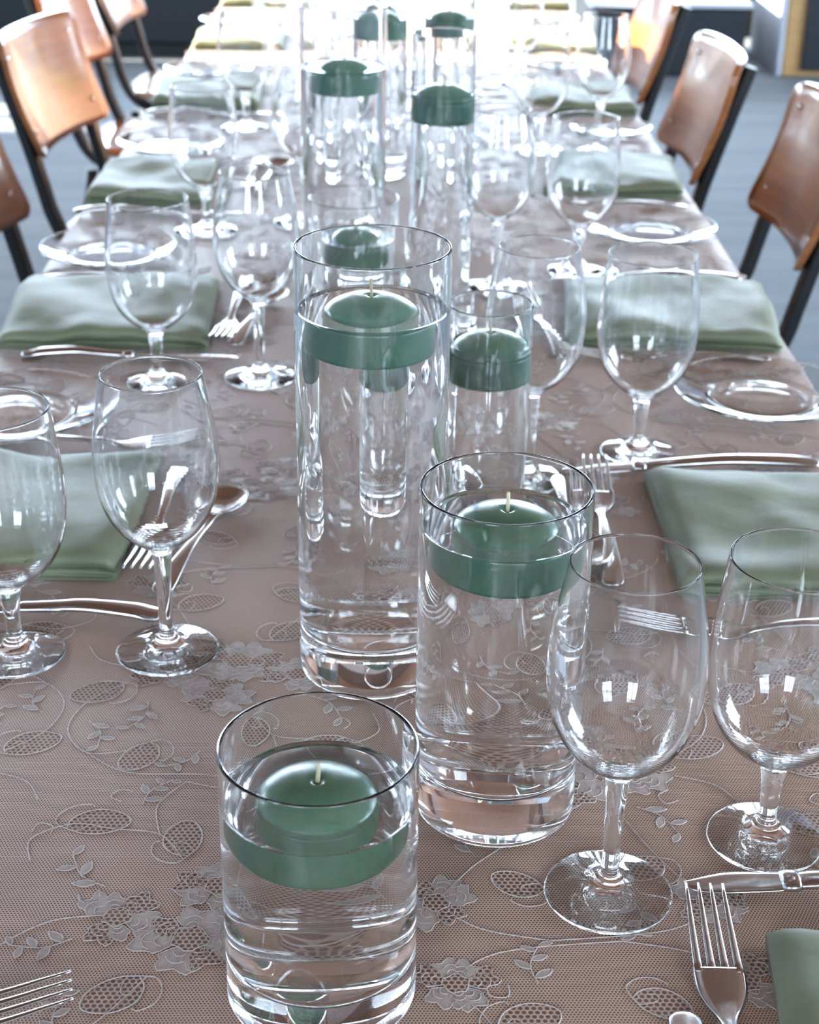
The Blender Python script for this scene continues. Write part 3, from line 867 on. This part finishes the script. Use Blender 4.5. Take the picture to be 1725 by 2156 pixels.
# ------------------------------------------------------------------ chairs (local +x = front; origin under the top of the backrest)
def chair_proto(ply):
    root = empty('dining_chair')
    # bent plywood back: rounded corners, curved in plan, leaning back
    b = MB(); W_, H_, th_, nu, nv = .41, .225, .012, 20, 12
    def pt(u, v_, off):
        y = (u - .5) * W_; z = .615 + v_ * H_
        x = .070 - .07 * v_ + .036 * abs(2 * u - 1) ** 2.6 - .010 * math.sin(v_ * math.pi)
        return (x + off, y, z)
    rc = .03
    def corner(u, v_):
        y, z = abs(u - .5) * W_, abs(v_ - .5) * H_
        dx, dz = y - (W_ / 2 - rc), z - (H_ / 2 - rc)
        if dx > 0 and dz > 0:
            L = math.hypot(dx, dz); m_ = max(dx, dz)
            if L > 1e-9:
                s_ = m_ / L; dx *= s_; dz *= s_
            y, z = W_ / 2 - rc + dx, H_ / 2 - rc + dz
        return (.5 + math.copysign(y, u - .5) / W_, .5 + math.copysign(z, v_ - .5) / H_)
    lay = []
    for off in (th_ / 2, -th_ / 2):
        b0 = len(b.v)
        for i in range(nu + 1):
            for j in range(nv + 1):
                b.v.append(pt(*corner(i / nu, j / nv), off))
        lay.append(b0)
    id_ = lambda l, i, j: lay[l] + i * (nv + 1) + j
    for i in range(nu):
        for j in range(nv):
            b.face([id_(0, i, j), id_(0, i + 1, j), id_(0, i + 1, j + 1), id_(0, i, j + 1)])
            b.face([id_(1, i, j), id_(1, i, j + 1), id_(1, i + 1, j + 1), id_(1, i + 1, j)])
    loop = [(i, 0) for i in range(nu)] + [(nu, j) for j in range(nv)] + [(i, nv) for i in range(nu, 0, -1)] + [(0, j) for j in range(nv, 0, -1)]
    for k in range(len(loop)):
        a, c = loop[k], loop[(k + 1) % len(loop)]
        b.face([id_(0, *c), id_(0, *a), id_(1, *a), id_(1, *c)], 0, False)
    b.build('backrest', ply, root)
    # seat
    b = MB(); ns, out = 36, []
    for i in range(ns):
        a = 2 * math.pi * i / ns; ca, sa = math.cos(a), math.sin(a)
        out.append((.285 + .195 * math.copysign(abs(ca) ** .45, ca), .200 * math.copysign(abs(sa) ** .45, sa) * (1 + .06 * ca)))
    sink = lambda x, y: -.012 * max(0, 1 - ((x - .27) / .16) ** 2 - (y / .17) ** 2)
    rings = []
    for sc_, dz in ((.02, .443), (.98, .443), (1.0, .449), (.98, .456), (.7, .456), (.4, .456), (.02, .456)):
        rings.append([(.285 + (x - .285) * sc_, y * sc_, dz + (sink(.285 + (x - .285) * sc_, y * sc_) if dz > .45 else sink(.285 + (x - .285) * sc_, y * sc_) * .9)) for x, y in out])
    b.loft(rings); b.build('seat', ply, root)
    for s_ in (-1, 1):
        y = s_ * .172
        path = spline([(.004, y, .832), (.030, y, .75), (.066, y, .63), (.084, y, .56), (.100, y, .50), (.128, y, .447), (.180, y, .418), (.30, y, .414), (.43, y, .414)], 5)
        b = MB(); b.tube(path, .036, .022, 8, 0, (0, 1, 0), True); b.build('side_frame', M_BLACK, root)
        for (xa, xb) in ((.13, .06), (.40, .44)):
            b = MB(); b.tube([(xa, y * 1.0, .405), (xb, y * 1.15, 0.0)], .028, .028, 10, 0, (0, 1, 0)); b.build('leg', M_BLACK, root)
        for zz, v_ in ((.66, .2), (.80, .82)):
            u = .5 + y / W_
            p = pt(u, v_, th_ / 2)
            b = MB(); b.tube([(p[0] - .001, p[1], p[2]), (p[0] + .0028, p[1], p[2])], .012, .012, 12, 0, (0, 1, 0)); b.build('screw', M_BRASS, root)
    b = MB(); b.tube([(.16, -.145, .40), (.16, .145, .40)], .02, .02, 8, 0, (1, 0, 0)); b.build('crossbar', M_BLACK, root)
    return root
CH = Kit(chair_proto(M_PLY)); CHW = Kit(chair_proto(M_PLY2))
CG = 'bent plywood chairs drawn up to the table'
for kit, x, y, a, l in [
    (CH, -.795, 3.285, -8, 'plywood chair on left with a glossy orange back, fully in view'),
    (CH, -.775, 2.48, -4, 'plywood chair cut off by the left edge of the frame'),
    (CH, -.905, 4.03, -4, 'plywood chair on left, half hidden behind the glossy orange one'),
    (CHW, -.915, 4.70, -2, 'worn grey-brown chair on left, farthest of the left row'),
    (CH, .612, 3.13, 181, 'plywood chair on right with black uprights, fully in view'),
    (CH, .700, 2.60, 180, 'plywood chair cut off by the right edge of the frame'),
    (CH, .60, 3.86, 182, 'far plywood chair on right behind the tall wine glass'),
]: kit.place((x, y, 0), R(a), l, 'chair', CG)
